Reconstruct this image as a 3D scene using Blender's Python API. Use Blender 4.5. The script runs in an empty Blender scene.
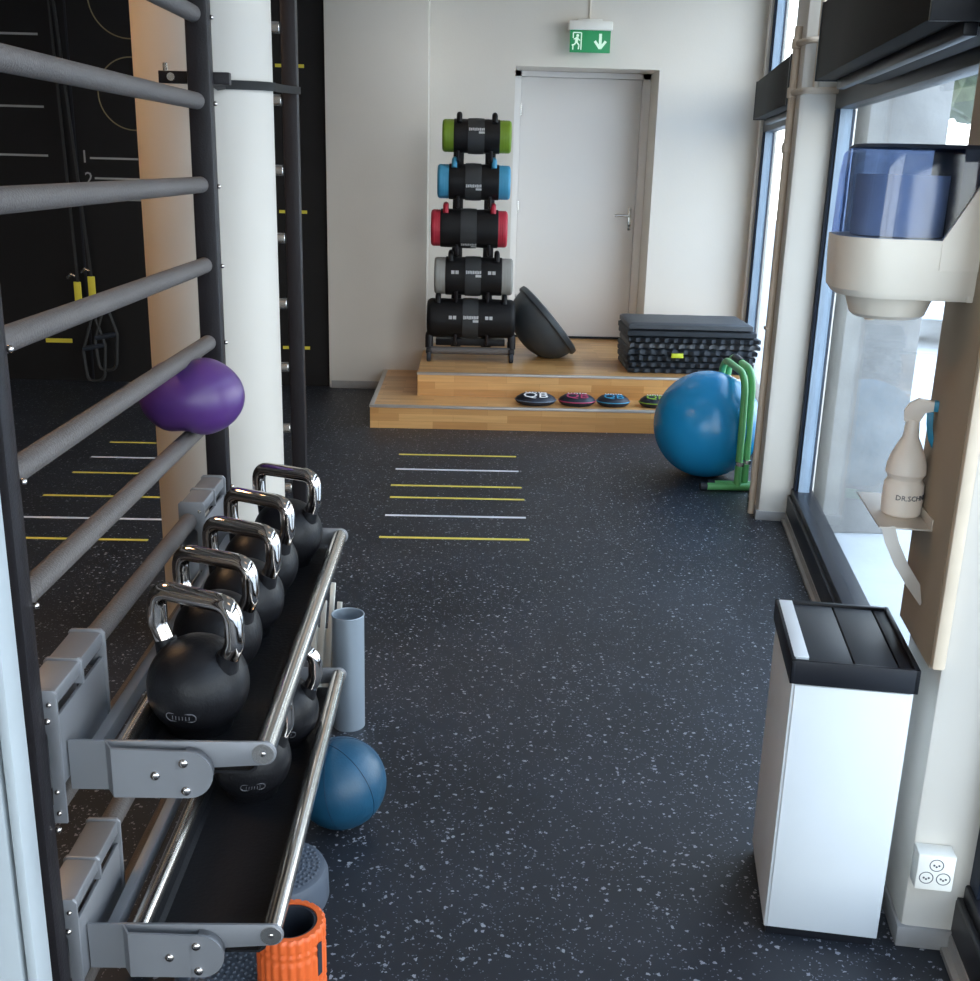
import bpy, bmesh, math, random
from mathutils import Vector, Matrix, Euler, noise
random.seed(4)
C = bpy.context.scene
COL = C.collection
PI = math.pi
def R(d): return math.radians(d)

# ------------------------------------------------------------------ camera
F = 1091.0
def v_(x, y): return Vector((x-490.0, y-490.5, F))
aY = v_(471, 163).normalized()
dn = v_(392, 4100); dn = (dn - aY*aY.dot(dn)).normalized()
rt = dn.cross(aY)                       # world X, Y, -Z seen in camera axes (x right, y down, z forward)
Mw = Matrix((rt, aY, -dn))              # camera(image) axes -> world
cx_, cy_, cz_ = Mw.col[0], Mw.col[1], Mw.col[2]
cam = bpy.data.objects.new('camera', bpy.data.cameras.new('camera')); COL.objects.link(cam)
rot = Matrix((cx_, -cy_, -cz_)).transposed()
cam.matrix_world = Matrix.Translation((0, 0, 1.6)) @ rot.to_4x4()
cam.data.sensor_fit = 'HORIZONTAL'; cam.data.sensor_width = 36; cam.data.lens = F/980*36
cam.data.clip_start = 0.05; cam.data.clip_end = 200
C.camera = cam

# ------------------------------------------------------------------ world, exposure
C.view_settings.view_transform = 'Standard'; C.view_settings.look = 'None'
C.view_settings.gamma = 1; C.view_settings.use_curve_mapping = False
C.view_settings.exposure = 0.42
wd = bpy.data.worlds.new('sky'); C.world = wd; wd.use_nodes = True
nt = wd.node_tree; bg = nt.nodes['Background']
tc = nt.nodes.new('ShaderNodeTexCoord'); sp = nt.nodes.new('ShaderNodeSeparateXYZ')
rp = nt.nodes.new('ShaderNodeValToRGB')
nt.links.new(tc.outputs['Generated'], sp.inputs[0]); nt.links.new(sp.outputs[2], rp.inputs[0])
rp.color_ramp.elements[0].position = 0.0; rp.color_ramp.elements[0].color = (1.0, 0.985, 0.96, 1)
rp.color_ramp.elements[1].position = 0.8; rp.color_ramp.elements[1].color = (0.45, 0.60, 0.85, 1)
nt.links.new(rp.outputs[0], bg.inputs[0]); bg.inputs[1].default_value = 5.4

# right-hand glazed wall runs 9 degrees off the room axis: local axes u (along), v (outwards), z
TH = R(9.0)
P0 = Vector((1.385, 3.99, 0)); U = Vector((math.sin(TH), math.cos(TH), 0)); N = Vector((math.cos(TH), -math.sin(TH), 0))
def W(u, v, z=0): return P0 + U*u + N*v + Vector((0, 0, z))
WM = Matrix((( N.x, U.x, 0, P0.x), (N.y, U.y, 0, P0.y), (0, 0, 1, 0), (0, 0, 0, 1)))   # local (v,u,z)

def area(name, loc, size, power, col, direction, portal=False):
    l = bpy.data.lights.new(name, 'AREA'); l.shape = 'RECTANGLE'; l.size, l.size_y = size
    l.energy = power; l.color = col
    o = bpy.data.objects.new(name, l); COL.objects.link(o); o.location = loc
    o.rotation_euler = Vector(direction).to_track_quat('-Z', 'Z').to_euler()
    if portal: l.cycles.is_portal = True
    return o
# daylight portals in the window openings
area('window_portal', W(-0.4, 0.12, 1.45), (2.5, 2.6), 1, (1, 1, 1), -N, True)
area('window_portal', (-1.15, -3.06, 1.45), (2.9, 2.5), 1, (1, 1, 1), (0, 1, 0), True)  # portal for the added rear window
area('window_portal', W(2.75, 0.12, 1.45), (2.9, 2.6), 1, (1, 1, 1), -N, True)
area('window_portal', W(-4.4, 0.12, 1.45), (4.0, 2.6), 1, (1, 1, 1), -N, True)

# ------------------------------------------------------------------ materials
MATS = {}
def new_mat(name):
    m = bpy.data.materials.new(name); m.use_nodes = True
    return m, m.node_tree, m.node_tree.nodes['Principled BSDF']
def lnk(t, a, b): t.links.new(a, b)
def pm(name, col, rough=0.5, metal=0.0, var=0.08, scale=8.0, bump=0.0, bscale=60.0, **kw):
    """procedural material: colour mottled by noise, optional bump"""
    m, t, b = new_mat(name)
    c = t.nodes.new('ShaderNodeTexCoord'); n = t.nodes.new('ShaderNodeTexNoise'); n.inputs['Scale'].default_value = scale
    n.inputs['Detail'].default_value = 4
    r = t.nodes.new('ShaderNodeValToRGB'); lnk(t, c.outputs['Object'], n.inputs['Vector']); lnk(t, n.outputs['Fac'], r.inputs[0])
    r.color_ramp.elements[0].position = 0.3; r.color_ramp.elements[1].position = 0.7
    r.color_ramp.elements[0].color = [max(0, x*(1-var)) for x in col] + [1]
    r.color_ramp.elements[1].color = [min(1, x*(1+var)) for x in col] + [1]
    lnk(t, r.outputs[0], b.inputs['Base Color'])
    b.inputs['Roughness'].default_value = rough; b.inputs['Metallic'].default_value = metal
    for k, v in kw.items(): b.inputs[k.replace('_', ' ')].default_value = v
    if bump:
        n2 = t.nodes.new('ShaderNodeTexNoise'); n2.inputs['Scale'].default_value = bscale; lnk(t, c.outputs['Object'], n2.inputs['Vector'])
        bp = t.nodes.new('ShaderNodeBump'); bp.inputs['Strength'].default_value = bump; bp.inputs['Distance'].default_value = 0.01
        lnk(t, n2.outputs['Fac'], bp.inputs['Height']); lnk(t, bp.outputs[0], b.inputs['Normal'])
    MATS[name] = m; return m
pm('wall_paint', (0.69, 0.645, 0.58), 0.7, var=0.03, scale=1.5, bump=0.06, bscale=90)
pm('pillar_paint', (0.68, 0.64, 0.575), 0.5, var=0.03, scale=2, bump=0.03, bscale=20)
pm('column_paint', (0.54, 0.50, 0.445), 0.5, var=0.03, scale=2)
pm('ceiling_paint', (0.52, 0.49, 0.45), 0.8, var=0.02)
pm('door_paint', (0.76, 0.73, 0.70), 0.45, var=0.02, scale=1)
pm('dark_panel', (0.009, 0.008, 0.008), 0.65, var=0.15, scale=2, Specular_IOR_Level=0.25)
pm('white_mark', (0.32, 0.31, 0.29), 0.6)
pm('arc_mark', (0.22, 0.17, 0.08), 0.6)
pm('yellow_mark', (0.70, 0.58, 0.05), 0.6)
pm('yellow_tape', (0.72, 0.60, 0.10), 0.5)
pm('white_tape', (0.72, 0.73, 0.78), 0.5)
pm('baseboard_grey', (0.30, 0.29, 0.28), 0.5)
pm('nosing_metal', (0.50, 0.47, 0.44), 0.4, metal=0.5)
pm('frame_black', (0.018, 0.019, 0.024), 0.35, Specular_IOR_Level=0.25)
pm('frame_blue', (0.012, 0.020, 0.038), 0.6, Specular_IOR_Level=0.3)
pm('frame_edge', (0.25, 0.32, 0.40), 0.35)
pm('box_black', (0.006, 0.005, 0.0045), 0.6, Specular_IOR_Level=0.1)
pm('pipe_paint', (0.58, 0.47, 0.36), 0.5)
pm('rung_grey', (0.105, 0.093, 0.088), 0.6, metal=0.1, bump=0.25, bscale=220)
pm('post_dark', (0.016, 0.014, 0.016), 0.45, bump=0.1, bscale=200, Specular_IOR_Level=0.25)
pm('bracket_grey', (0.25, 0.255, 0.27), 0.45, metal=0.5, var=0.04)
pm('steel', (0.78, 0.74, 0.69), 0.22, metal=1.0, var=0.05, scale=3)
pm('chrome', (0.58, 0.53, 0.49), 0.06, metal=1.0, var=0.02)
pm('galvanised', (0.36, 0.42, 0.48), 0.42, metal=0.6, var=0.0, scale=1)
pm('tray_rubber', (0.006, 0.006, 0.0075), 0.55, bump=0.1, bscale=120, Specular_IOR_Level=0.25)
pm('iron_rubber', (0.0065, 0.0065, 0.008), 0.42, bump=0.08, bscale=150, Specular_IOR_Level=0.25)
pm('faint_mark', (0.09, 0.09, 0.10), 0.5)
pm('purple_vinyl', (0.075, 0.026, 0.15), 0.36, var=0.04)
pm('gym_blue', (0.012, 0.24, 0.50), 0.27, var=0.05, scale=3)
pm('medicine_blue', (0.008, 0.062, 0.12), 0.42, var=0.08, scale=20, bump=0.06, bscale=160)
pm('seam_dark', (0.005, 0.025, 0.06), 0.5)
pm('orange_foam', (0.68, 0.115, 0.022), 0.5, var=0.05)
pm('disc_grey', (0.075, 0.09, 0.115), 0.5)
pm('bag_black', (0.007, 0.007, 0.008), 0.55, bump=0.1, bscale=90, Specular_IOR_Level=0.25)
pm('bag_panel', (0.028, 0.030, 0.032), 0.7)
pm('bag_green', (0.16, 0.27, 0.015), 0.55)
pm('bag_blue', (0.05, 0.28, 0.46), 0.55)
pm('bag_red', (0.42, 0.02, 0.04), 0.55)
pm('bag_grey', (0.28, 0.28, 0.26), 0.55)
pm('print_white', (0.8, 0.8, 0.8), 0.5)
pm('dome_grey', (0.045, 0.055, 0.065), 0.45, var=0.1)
pm('mat_foam', (0.022, 0.027, 0.034), 0.6, bump=0.2, bscale=70, Specular_IOR_Level=0.25)
pm('mat_foam_light', (0.04, 0.045, 0.052), 0.55, bump=0.2, bscale=70)
pm('lime', (0.55, 0.62, 0.03), 0.5)
pm('pad_dark', (0.012, 0.018, 0.032), 0.5)
pm('pad_slate', (0.11, 0.15, 0.21), 0.5)
pm('pad_red', (0.42, 0.05, 0.13), 0.5)
pm('pad_blue', (0.03, 0.26, 0.46), 0.5)
pm('pad_green', (0.20, 0.36, 0.03), 0.5)
pm('bar_green', (0.13, 0.44, 0.15), 0.38)
pm('grip_black', (0.015, 0.02, 0.03), 0.6)
pm('white_laminate', (0.66, 0.69, 0.71), 0.4, var=0.015)
pm('lid_black', (0.012, 0.013, 0.017), 0.38, Specular_IOR_Level=0.25)
pm('flap_black', (0.026, 0.030, 0.037), 0.5)
pm('partition_white', (0.42, 0.46, 0.48), 0.45, var=0.015)
pm('board_tan', (0.40, 0.32, 0.23), 0.6, var=0.06, scale=4)
pm('board_edge', (0.70, 0.58, 0.44), 0.55)
pm('plastic_cream', (0.82, 0.75, 0.64), 0.38, var=0.02)
pm('plastic_white', (0.80, 0.78, 0.72), 0.35, var=0.02)
pm('bottle_cream', (0.95, 0.86, 0.76), 0.35, var=0.02)
pm('trigger_blue', (0.02, 0.25, 0.42), 0.4)
pm('sheet_metal', (0.62, 0.57, 0.51), 0.38, metal=0.3)
pm('paper_roll', (0.62, 0.66, 0.72), 0.9)
pm('slot_dark', (0.05, 0.05, 0.06), 0.6)
pm('silver', (0.6, 0.58, 0.55), 0.25, metal=0.9)
pm('concrete', (0.25, 0.25, 0.245), 0.85, var=0.15, scale=6, bump=0.3, bscale=30)
pm('pavement', (0.52, 0.53, 0.53), 0.8, var=0.08, scale=3, bump=0.2, bscale=20)
pm('car_paint', (0.75, 0.80, 0.84), 0.25)
pm('car_glass', (0.05, 0.08, 0.10), 0.1)
pm('tyre', (0.02, 0.02, 0.02), 0.7)
pm('leaf', (0.075, 0.095, 0.055), 0.6, var=0.5, scale=5)
pm('strap_grey', (0.018, 0.018, 0.018), 0.6)
pm('card_white', (0.66, 0.66, 0.60), 0.5)

def glass(name, tint, rough=0.0, mix=0.08):
    m, t, b = new_mat(name); t.nodes.remove(b); out = t.nodes['Material Output']
    tr = t.nodes.new('ShaderNodeBsdfTransparent'); tr.inputs[0].default_value = tint
    gl = t.nodes.new('ShaderNodeBsdfGlossy'); gl.inputs['Roughness'].default_value = rough
    lw = t.nodes.new('ShaderNodeLayerWeight'); lw.inputs[0].default_value = 0.5
    pw = t.nodes.new('ShaderNodeMath'); pw.operation = 'POWER'; pw.inputs[1].default_value = 6; lnk(t, lw.outputs['Facing'], pw.inputs[0])
    fr = t.nodes.new('ShaderNodeMath'); fr.operation = 'MULTIPLY'; fr.inputs[1].default_value = 0.45; lnk(t, pw.outputs[0], fr.inputs[0])
    ad = t.nodes.new('ShaderNodeMath'); ad.operation = 'ADD'; ad.inputs[1].default_value = mix; ad.use_clamp = True
    c = t.nodes.new('ShaderNodeTexCoord'); n = t.nodes.new('ShaderNodeTexNoise'); n.inputs['Scale'].default_value = 2
    ml = t.nodes.new('ShaderNodeMath'); ml.operation = 'MULTIPLY_ADD'; ml.inputs[1].default_value = 0.05; ml.inputs[2].default_value = mix-0.025
    lnk(t, c.outputs['Object'], n.inputs[0]); lnk(t, n.outputs['Fac'], ml.inputs[0]); lnk(t, ml.outputs[0], ad.inputs[1])
    mx = t.nodes.new('ShaderNodeMixShader')
    lnk(t, fr.outputs[0], ad.inputs[0]); lnk(t, ad.outputs[0], mx.inputs[0]); lnk(t, tr.outputs[0], mx.inputs[1]); lnk(t, gl.outputs[0], mx.inputs[2])
    lnk(t, mx.outputs[0], out.inputs[0]); MATS[name] = m; return m
glass('window_glass', (0.93, 0.97, 0.98, 1), 0.02, 0.06)
glass('blue_cover', (0.46, 0.55, 0.74, 1), 0.06, 0.06)

def emis(name, col, s):
    m, t, b = new_mat(name)
    b.inputs['Base Color'].default_value = (*col, 1); b.inputs['Emission Color'].default_value = (*col, 1); b.inputs['Emission Strength'].default_value = s
    n = t.nodes.new('ShaderNodeTexNoise'); n.inputs['Scale'].default_value = 3
    ml = t.nodes.new('ShaderNodeMath'); ml.operation = 'MULTIPLY_ADD'; ml.inputs[1].default_value = s*0.1; ml.inputs[2].default_value = s*0.95
    lnk(t, n.outputs['Fac'], ml.inputs[0]); lnk(t, ml.outputs[0], b.inputs['Emission Strength'])
    MATS[name] = m
emis('lamp_diffuser', (1.0, 0.72, 0.46), 1.2)
emis('warm_diffuser', (1.0, 0.60, 0.30), 26.0)
emis('sign_green', (0.008, 0.16, 0.055), 0.55)
emis('sign_white', (0.62, 0.80, 0.66), 0.25)

# rubber floor with pale flecks
m, t, b = new_mat('rubber_floor')
tc = t.nodes.new('ShaderNodeTexCoord')
base = t.nodes.new('ShaderNodeTexNoise'); base.inputs['Scale'].default_value = 2.2; base.inputs['Detail'].default_value = 3
br = t.nodes.new('ShaderNodeValToRGB'); br.color_ramp.elements[0].color = (0.009, 0.011, 0.015, 1); br.color_ramp.elements[1].color = (0.016, 0.019, 0.026, 1)
br.color_ramp.elements[0].position = .35; br.color_ramp.elements[1].position = .65
lnk(t, tc.outputs['Object'], base.inputs[0]); lnk(t, base.outputs['Fac'], br.inputs[0])
warp = t.nodes.new('ShaderNodeTexNoise'); warp.inputs['Scale'].default_value = 90
lnk(t, tc.outputs['Object'], warp.inputs[0])
wm = t.nodes.new('ShaderNodeMix'); wm.data_type = 'VECTOR'; wm.inputs[0].default_value = 0.018
lnk(t, tc.outputs['Object'], wm.inputs[4]); lnk(t, warp.outputs['Color'], wm.inputs[5])
last = br.outputs[0]
for sc, thr, keep, colr in ((75, 0.30, 0.85, (0.27, 0.28, 0.31, 1)), (150, 0.32, 0.78, (0.16, 0.17, 0.20, 1)), (42, 0.20, 0.80, (0.30, 0.31, 0.33, 1))):
    vo = t.nodes.new('ShaderNodeTexVoronoi'); vo.inputs['Scale'].default_value = sc; lnk(t, wm.outputs[1], vo.inputs[0])
    l1 = t.nodes.new('ShaderNodeMath'); l1.operation = 'LESS_THAN'; l1.inputs[1].default_value = thr; lnk(t, vo.outputs['Distance'], l1.inputs[0])
    sx = t.nodes.new('ShaderNodeSeparateColor'); lnk(t, vo.outputs['Color'], sx.inputs[0])
    l2 = t.nodes.new('ShaderNodeMath'); l2.operation = 'GREATER_THAN'; l2.inputs[1].default_value = keep; lnk(t, sx.outputs[0], l2.inputs[0])
    mu = t.nodes.new('ShaderNodeMath'); mu.operation = 'MULTIPLY'; lnk(t, l1.outputs[0], mu.inputs[0]); lnk(t, l2.outputs[0], mu.inputs[1])
    mx = t.nodes.new('ShaderNodeMix'); mx.data_type = 'RGBA'; lnk(t, mu.outputs[0], mx.inputs[0]); lnk(t, last, mx.inputs[6]); mx.inputs[7].default_value = colr
    last = mx.outputs[2]
lnk(t, last, b.inputs['Base Color']); b.inputs['Roughness'].default_value = 0.5
MATS['rubber_floor'] = m

# oak strip parquet (box mapped through object coordinates)
def wood(name, axes):
    m, t, b = new_mat(name)
    tc = t.nodes.new('ShaderNodeTexCoord'); sp = t.nodes.new('ShaderNodeSeparateXYZ'); cb = t.nodes.new('ShaderNodeCombineXYZ')
    lnk(t, tc.outputs['Object'], sp.inputs[0])
    for k, a in enumerate(axes): lnk(t, sp.outputs[a], cb.inputs[k])
    bk = t.nodes.new('ShaderNodeTexBrick'); lnk(t, cb.outputs[0], bk.inputs[0])
    bk.inputs['Scale'].default_value = 1; bk.inputs['Brick Width'].default_value = 0.34; bk.inputs['Row Height'].default_value = 0.047
    bk.inputs['Mortar Size'].default_value = 0.0004; bk.offset = 0.37; bk.inputs['Bias'].default_value = -0.1
    bk.inputs['Color1'].default_value = (0.60, 0.30, 0.10, 1); bk.inputs['Color2'].default_value = (0.82, 0.47, 0.18, 1); bk.inputs['Mortar'].default_value = (0.36, 0.17, 0.05, 1)
    mp = t.nodes.new('ShaderNodeMapping'); mp.inputs['Scale'].default_value = (3, 60, 60); lnk(t, cb.outputs[0], mp.inputs[0])
    n = t.nodes.new('ShaderNodeTexNoise'); n.inputs['Scale'].default_value = 1.0; n.inputs['Detail'].default_value = 5; lnk(t, mp.outputs[0], n.inputs[0])
    mx = t.nodes.new('ShaderNodeMix'); mx.data_type = 'RGBA'; mx.blend_type = 'MULTIPLY'; mx.inputs[0].default_value = 0.35
    lnk(t, bk.outputs[0], mx.inputs[6]); lnk(t, n.outputs['Fac'], mx.inputs[7]); lnk(t, mx.outputs[2], b.inputs['Base Color'])
    b.inputs['Roughness'].default_value = 0.3; MATS[name] = m
wood('oak_front', (0, 2, 1)); wood('oak_top', (0, 1, 2)); wood('oak_side', (1, 2, 0))

# ------------------------------------------------------------------ mesh helpers
I4 = Matrix.Identity(4)
def T(*a): return Matrix.Translation(a[0] if len(a) == 1 else a)
def RX(d): return Matrix.Rotation(R(d), 4, 'X')
def RY(d): return Matrix.Rotation(R(d), 4, 'Y')
def RZ(d): return Matrix.Rotation(R(d), 4, 'Z')
class MB:
    def __init__(s): s.bm = bmesh.new()
    def merge(s, b2, M=I4):
        me = bpy.data.meshes.new('tmp'); b2.to_mesh(me); b2.free(); me.transform(M); s.bm.from_mesh(me); bpy.data.meshes.remove(me); return s
    def box(s, lo, hi, bev=0.0, M=I4, seg=2):
        b = bmesh.new(); bmesh.ops.create_cube(b, size=1)
        lo, hi = Vector(lo), Vector(hi)
        for v in b.verts: v.co = Vector([(lo[i]+hi[i])/2 + v.co[i]*(hi[i]-lo[i]) for i in range(3)])
        if bev: bmesh.ops.bevel(b, geom=b.edges[:], offset=bev, segments=seg, profile=0.5, affect='EDGES')
        return s.merge(b, M)
    def prism(s, pts, d0, d1, M=I4, bev=0.0):
        """polygon in local XZ, extruded along local Y from d0 to d1"""
        b = bmesh.new(); f = b.faces.new([b.verts.new((x, d0, z)) for x, z in pts])
        r = bmesh.ops.extrude_face_region(b, geom=[f]); 
        for g in r['geom']:
            if isinstance(g, bmesh.types.BMVert): g.co.y = d1
        bmesh.ops.recalc_face_normals(b, faces=b.faces[:])
        if bev: bmesh.ops.bevel(b, geom=b.edges[:], offset=bev, segments=2, profile=0.5, affect='EDGES')
        return s.merge(b, M)
    def lathe(s, prof, M=I4, seg=40, closed=False):
        """profile [(r, z)...] turned about local Z"""
        b = bmesh.new(); rings = []
        for r, z in prof:
            if r < 1e-6: rings.append([b.verts.new((0, 0, z))])
            else: rings.append([b.verts.new((r*math.cos(2*PI*k/seg), r*math.sin(2*PI*k/seg), z)) for k in range(seg)])
        pairs = list(zip(rings, rings[1:]))
        if closed: pairs.append((rings[-1], rings[0]))
        for a, c in pairs:
            for k in range(seg):
                k2 = (k+1) % seg
                q = [a[k % len(a)], a[k2 % len(a)], c[k2 % len(c)], c[k % len(c)]]
                q = [v for i, v in enumerate(q) if v not in q[:i]]
                if len(q) > 2: b.faces.new(q)
        bmesh.ops.recalc_face_normals(b, faces=b.faces[:])
        return s.merge(b, M)
    def cyl(s, p0, p1, r, seg=24, r2=None, bev=0.0):
        p0, p1 = Vector(p0), Vector(p1); d = p1-p0; L = d.length; r2 = r if r2 is None else r2
        M = T(p0) @ d.to_track_quat('Z', 'Y').to_matrix().to_4x4()
        if bev: pr = [(0, 0), (r-bev, 0), (r, bev), (r2, L-bev), (r2-bev, L), (0, L)]
        else: pr = [(0, 0), (r, 0), (r2, L), (0, L)]
        return s.lathe(pr, M, seg)
    def tube(s, pts, r, seg=14, closed=False, caps=True, rs=None):
        b = bmesh.new(); pts = [Vector(p) for p in pts]; n = len(pts); rings = []; nrm = None
        for i, p in enumerate(pts):
            if closed: tg = (pts[(i+1) % n]-pts[i-1]).normalized()
            else: tg = (pts[min(i+1, n-1)]-pts[max(i-1, 0)]).normalized()
            if nrm is None: nrm = tg.orthogonal().normalized()
            nrm = (nrm - tg*nrm.dot(tg)).normalized(); bi = tg.cross(nrm)
            rr = rs[i] if rs else r
            rings.append([b.verts.new(p + (nrm*math.cos(2*PI*k/seg)+bi*math.sin(2*PI*k/seg))*rr) for k in range(seg)])
        for i in range(n if closed else n-1):
            a, c = rings[i], rings[(i+1) % n]
            for k in range(seg): b.faces.new((a[k], a[(k+1) % seg], c[(k+1) % seg], c[k]))
        if caps and not closed: b.faces.new(rings[0][::-1]); b.faces.new(rings[-1])
        bmesh.ops.recalc_face_normals(b, faces=b.faces[:])
        return s.merge(b)
    def sphere(s, c, r, sc=(1, 1, 1), M=I4, u=48, v=24):
        b = bmesh.new(); bmesh.ops.create_uvsphere(b, u_segments=u, v_segments=v, radius=r)
        return s.merge(b, T(c) @ M @ Matrix.Diagonal((*sc, 1)))
    def xf(s, M): s.bm.transform(M); return s
def arc_pts(pts, rad, n=6):
    """round the corners of a polyline"""
    pts = [Vector(p) for p in pts]; out = [pts[0]]
    for i in range(1, len(pts)-1):
        a, p, c = pts[i-1], pts[i], pts[i+1]; d1 = (a-p).normalized(); d2 = (c-p).normalized()
        ang = d1.angle(d2); t_ = min(rad/math.tan(ang/2), (a-p).length*.49, (c-p).length*.49)
        s0, s1 = p+d1*t_, p+d2*t_
        for k in range(n+1):
            q = k/n; out.append((s0.lerp(p, q)).lerp(p.lerp(s1, q), q))
    out.append(pts[-1]); return out

WORLD = {}
def obj(name, mb, mat, parent=None, label=None, sharp=0.6):
    bm = mb.bm
    for f in bm.faces: f.smooth = True
    for e in bm.edges:
        if len(e.link_faces) == 2 and e.calc_face_angle(0) > sharp: e.smooth = False
    me = bpy.data.meshes.new(name)
    if parent is None:
        xs = [v.co.x for v in bm.verts]; ys = [v.co.y for v in bm.verts]; zs = [v.co.z for v in bm.verts]
        org = Vector(((min(xs)+max(xs))/2, (min(ys)+max(ys))/2, min(zs)))
        if mat in ('rubber_floor', 'oak_front', 'oak_top', 'oak_side'): org = Vector((0, 0, 0))
        mw = T(org)
    else: mw = WORLD[parent.name]
    bm.transform(mw.inverted()); bm.to_mesh(me); bm.free()
    me.materials.append(MATS[mat] if isinstance(mat, str) else mat)
    o = bpy.data.objects.new(name, me); COL.objects.link(o)
    if parent: o.parent = parent
    else: o.matrix_world = mw
    WORLD[o.name] = mw
    if label: o['label'] = label
    return o
def tag(o, label, cat, group=None, kind=None):
    if label: o['label'] = label
    if cat: o['category'] = cat
    if group: o['group'] = group
    if kind: o['kind'] = kind
    return o
def thing(name, label, cat, M, group=None, kind=None):
    o = bpy.data.objects.new(name, None); COL.objects.link(o); o.empty_display_size = .05
    if not isinstance(M, Matrix): M = T(M)
    o.matrix_world = M; WORLD[o.name] = M.copy(); return tag(o, label, cat, group, kind)
def struct(name, mb, mat, parent=None):
    o = obj(name, mb, mat, parent)
    if parent is None: o['kind'] = 'structure'
    return o
def copy_tree(o, M=None, parent=None, label=None):
    c = o.copy(); COL.objects.link(c)
    if parent: c.parent = parent
    if M is not None: c.matrix_world = M
    if label: c['label'] = label
    for ch in [k for k in bpy.data.objects if k.parent == o]: copy_tree(ch, None, c)
    return c
def text(body, size, depth, M, mat, name, parent, align='CENTER', sx=1.0):
    cu = bpy.data.curves.new('t', 'FONT'); cu.body = body; cu.size = size; cu.extrude = depth; cu.align_x = align; cu.align_y = 'CENTER'
    cu.resolution_u = 2
    to = bpy.data.objects.new('t', cu); COL.objects.link(to); bpy.context.view_layer.update()
    me = bpy.data.meshes.new_from_object(to.evaluated_get(bpy.context.evaluated_depsgraph_get()))
    bpy.data.objects.remove(to); bpy.data.curves.remove(cu)
    mb = MB(); mb.bm.from_mesh(me); bpy.data.meshes.remove(me); mb.xf(M @ Matrix.Diagonal((sx, 1, 1, 1)))
    if parent is None: return mb
    return obj(name, mb, mat, parent)

# ------------------------------------------------------------------ room shell
ZC = 3.0; YB = 8.2; YP = 7.88; YR = -3.0
def plan(z0, z1, v):
    a, c = W(-7.1, v), W(4.95, v); b = bmesh.new()
    f = b.faces.new([b.verts.new(p) for p in ((-4.2, YR-.2, z0), (a.x, YR-.2, z0), (c.x, 8.9, z0), (-4.2, 8.9, z0))])
    for g in bmesh.ops.extrude_face_region(b, geom=[f])['geom']:
        if isinstance(g, bmesh.types.BMVert): g.co.z = z1
    bmesh.ops.recalc_face_normals(b, faces=b.faces[:]); return MB().merge(b)
struct('floor', plan(-.08, 0, .05), 'rubber_floor')
struct('ceiling', plan(ZC, ZC+.1, .12), 'ceiling_paint')
struct('wall_left', MB().box((-4.2, YR-.2, 0), (-4.0, 8.2, ZC)), 'dark_panel')
wr = MB().box((-4.0, YR-.2, 0), (-2.6, YR, ZC)); wr.box((.30, YR-.2, 0), (.34, YR, ZC)); wr.box((-2.6, YR-.2, 2.7), (.30, YR, ZC)); wr.box((-2.6, YR-.2, 0), (.30, YR, .2))
struct('wall_rear', wr, 'dark_panel')
w4 = thing('window_4', None, None, (-1.15, YR-.1, .2), kind='structure')  # unseen window added behind the camera to light surfaces facing it
k = MB()
for x in (-2.6, -1.18, .24): k.box((x, YR-.13, .2), (x+.06, YR-.07, 2.7), .003)
k.box((-2.6, YR-.13, .2), (.30, YR-.07, .26)); k.box((-2.6, YR-.13, 2.64), (.30, YR-.07, 2.7)); obj('frame', k, 'frame_blue', w4)
obj('glass_pane', MB().box((-2.55, YR-.103, .25), (.25, YR-.097, 2.65)), 'window_glass', w4)
struct('wall_back_dark', MB().box((-4.0, 7.93, 0), (-1.0, 8.15, ZC)), 'dark_panel')
struct('wall_back_panel', MB().box((-1.0, YP, 0), (-.30, 8.19, ZC), .004), 'wall_paint')
wb = MB()
wb.box((-.9, YB, 0), (.30, YB+.4, ZC)); wb.box((1.318, YB, 0), (2.1, YB+.4, ZC)); wb.box((.30, YB, 2.262), (1.318, YB+.4, ZC))
wb.box((.2, YB+.45, 0), (1.5, YB+.5, ZC))
struct('wall_back', wb, 'wall_paint')
struct('baseboard_back', MB().box((-.985, YP-.012, 0), (-.30, YP, .055), .003), 'baseboard_grey')

# door in its deep recess
dr = thing('door_1', None, None, (.81, YB+.4, .294), kind='structure')
fr = MB(); fy0, fy1 = YB+.36, YB+.42
fr.box((.302, fy0, .294), (.36, fy1, 2.26)); fr.box((1.258, fy0, .294), (1.316, fy1, 2.26)); fr.box((.302, fy0, 2.222), (1.316, fy1, 2.26))
obj('door_frame', fr, 'door_paint', dr)
obj('door_leaf', MB().box((.362, YB+.39, .312), (1.256, YB+.43, 2.22), .003), 'door_paint', dr)
obj('threshold_gap', MB().box((.33, YB+.385, .296), (1.28, YB+.43, .311)), 'frame_black', dr)
hd = MB(); hx, hz = 1.222, 1.245
hd.box((hx-.012, YB+.382, hz-.11), (hx+.012, YB+.391, hz+.06), .003)
hd.tube(arc_pts([(hx, YB+.385, hz), (hx, YB+.335, hz), (hx-.12, YB+.335, hz)], .012), .009)
obj('door_handle', hd, 'silver', dr)
kh = MB().cyl((hx, YB+.384, hz-.075), (hx, YB+.376, hz-.075), .008)
obj('keyhole', kh, 'slot_dark', dr)
for z in (.55, 1.25, 1.95): obj('hinge', MB().cyl((.364, YB+.38, z), (.364, YB+.38, z+.08), .008), 'silver', dr)

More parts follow.
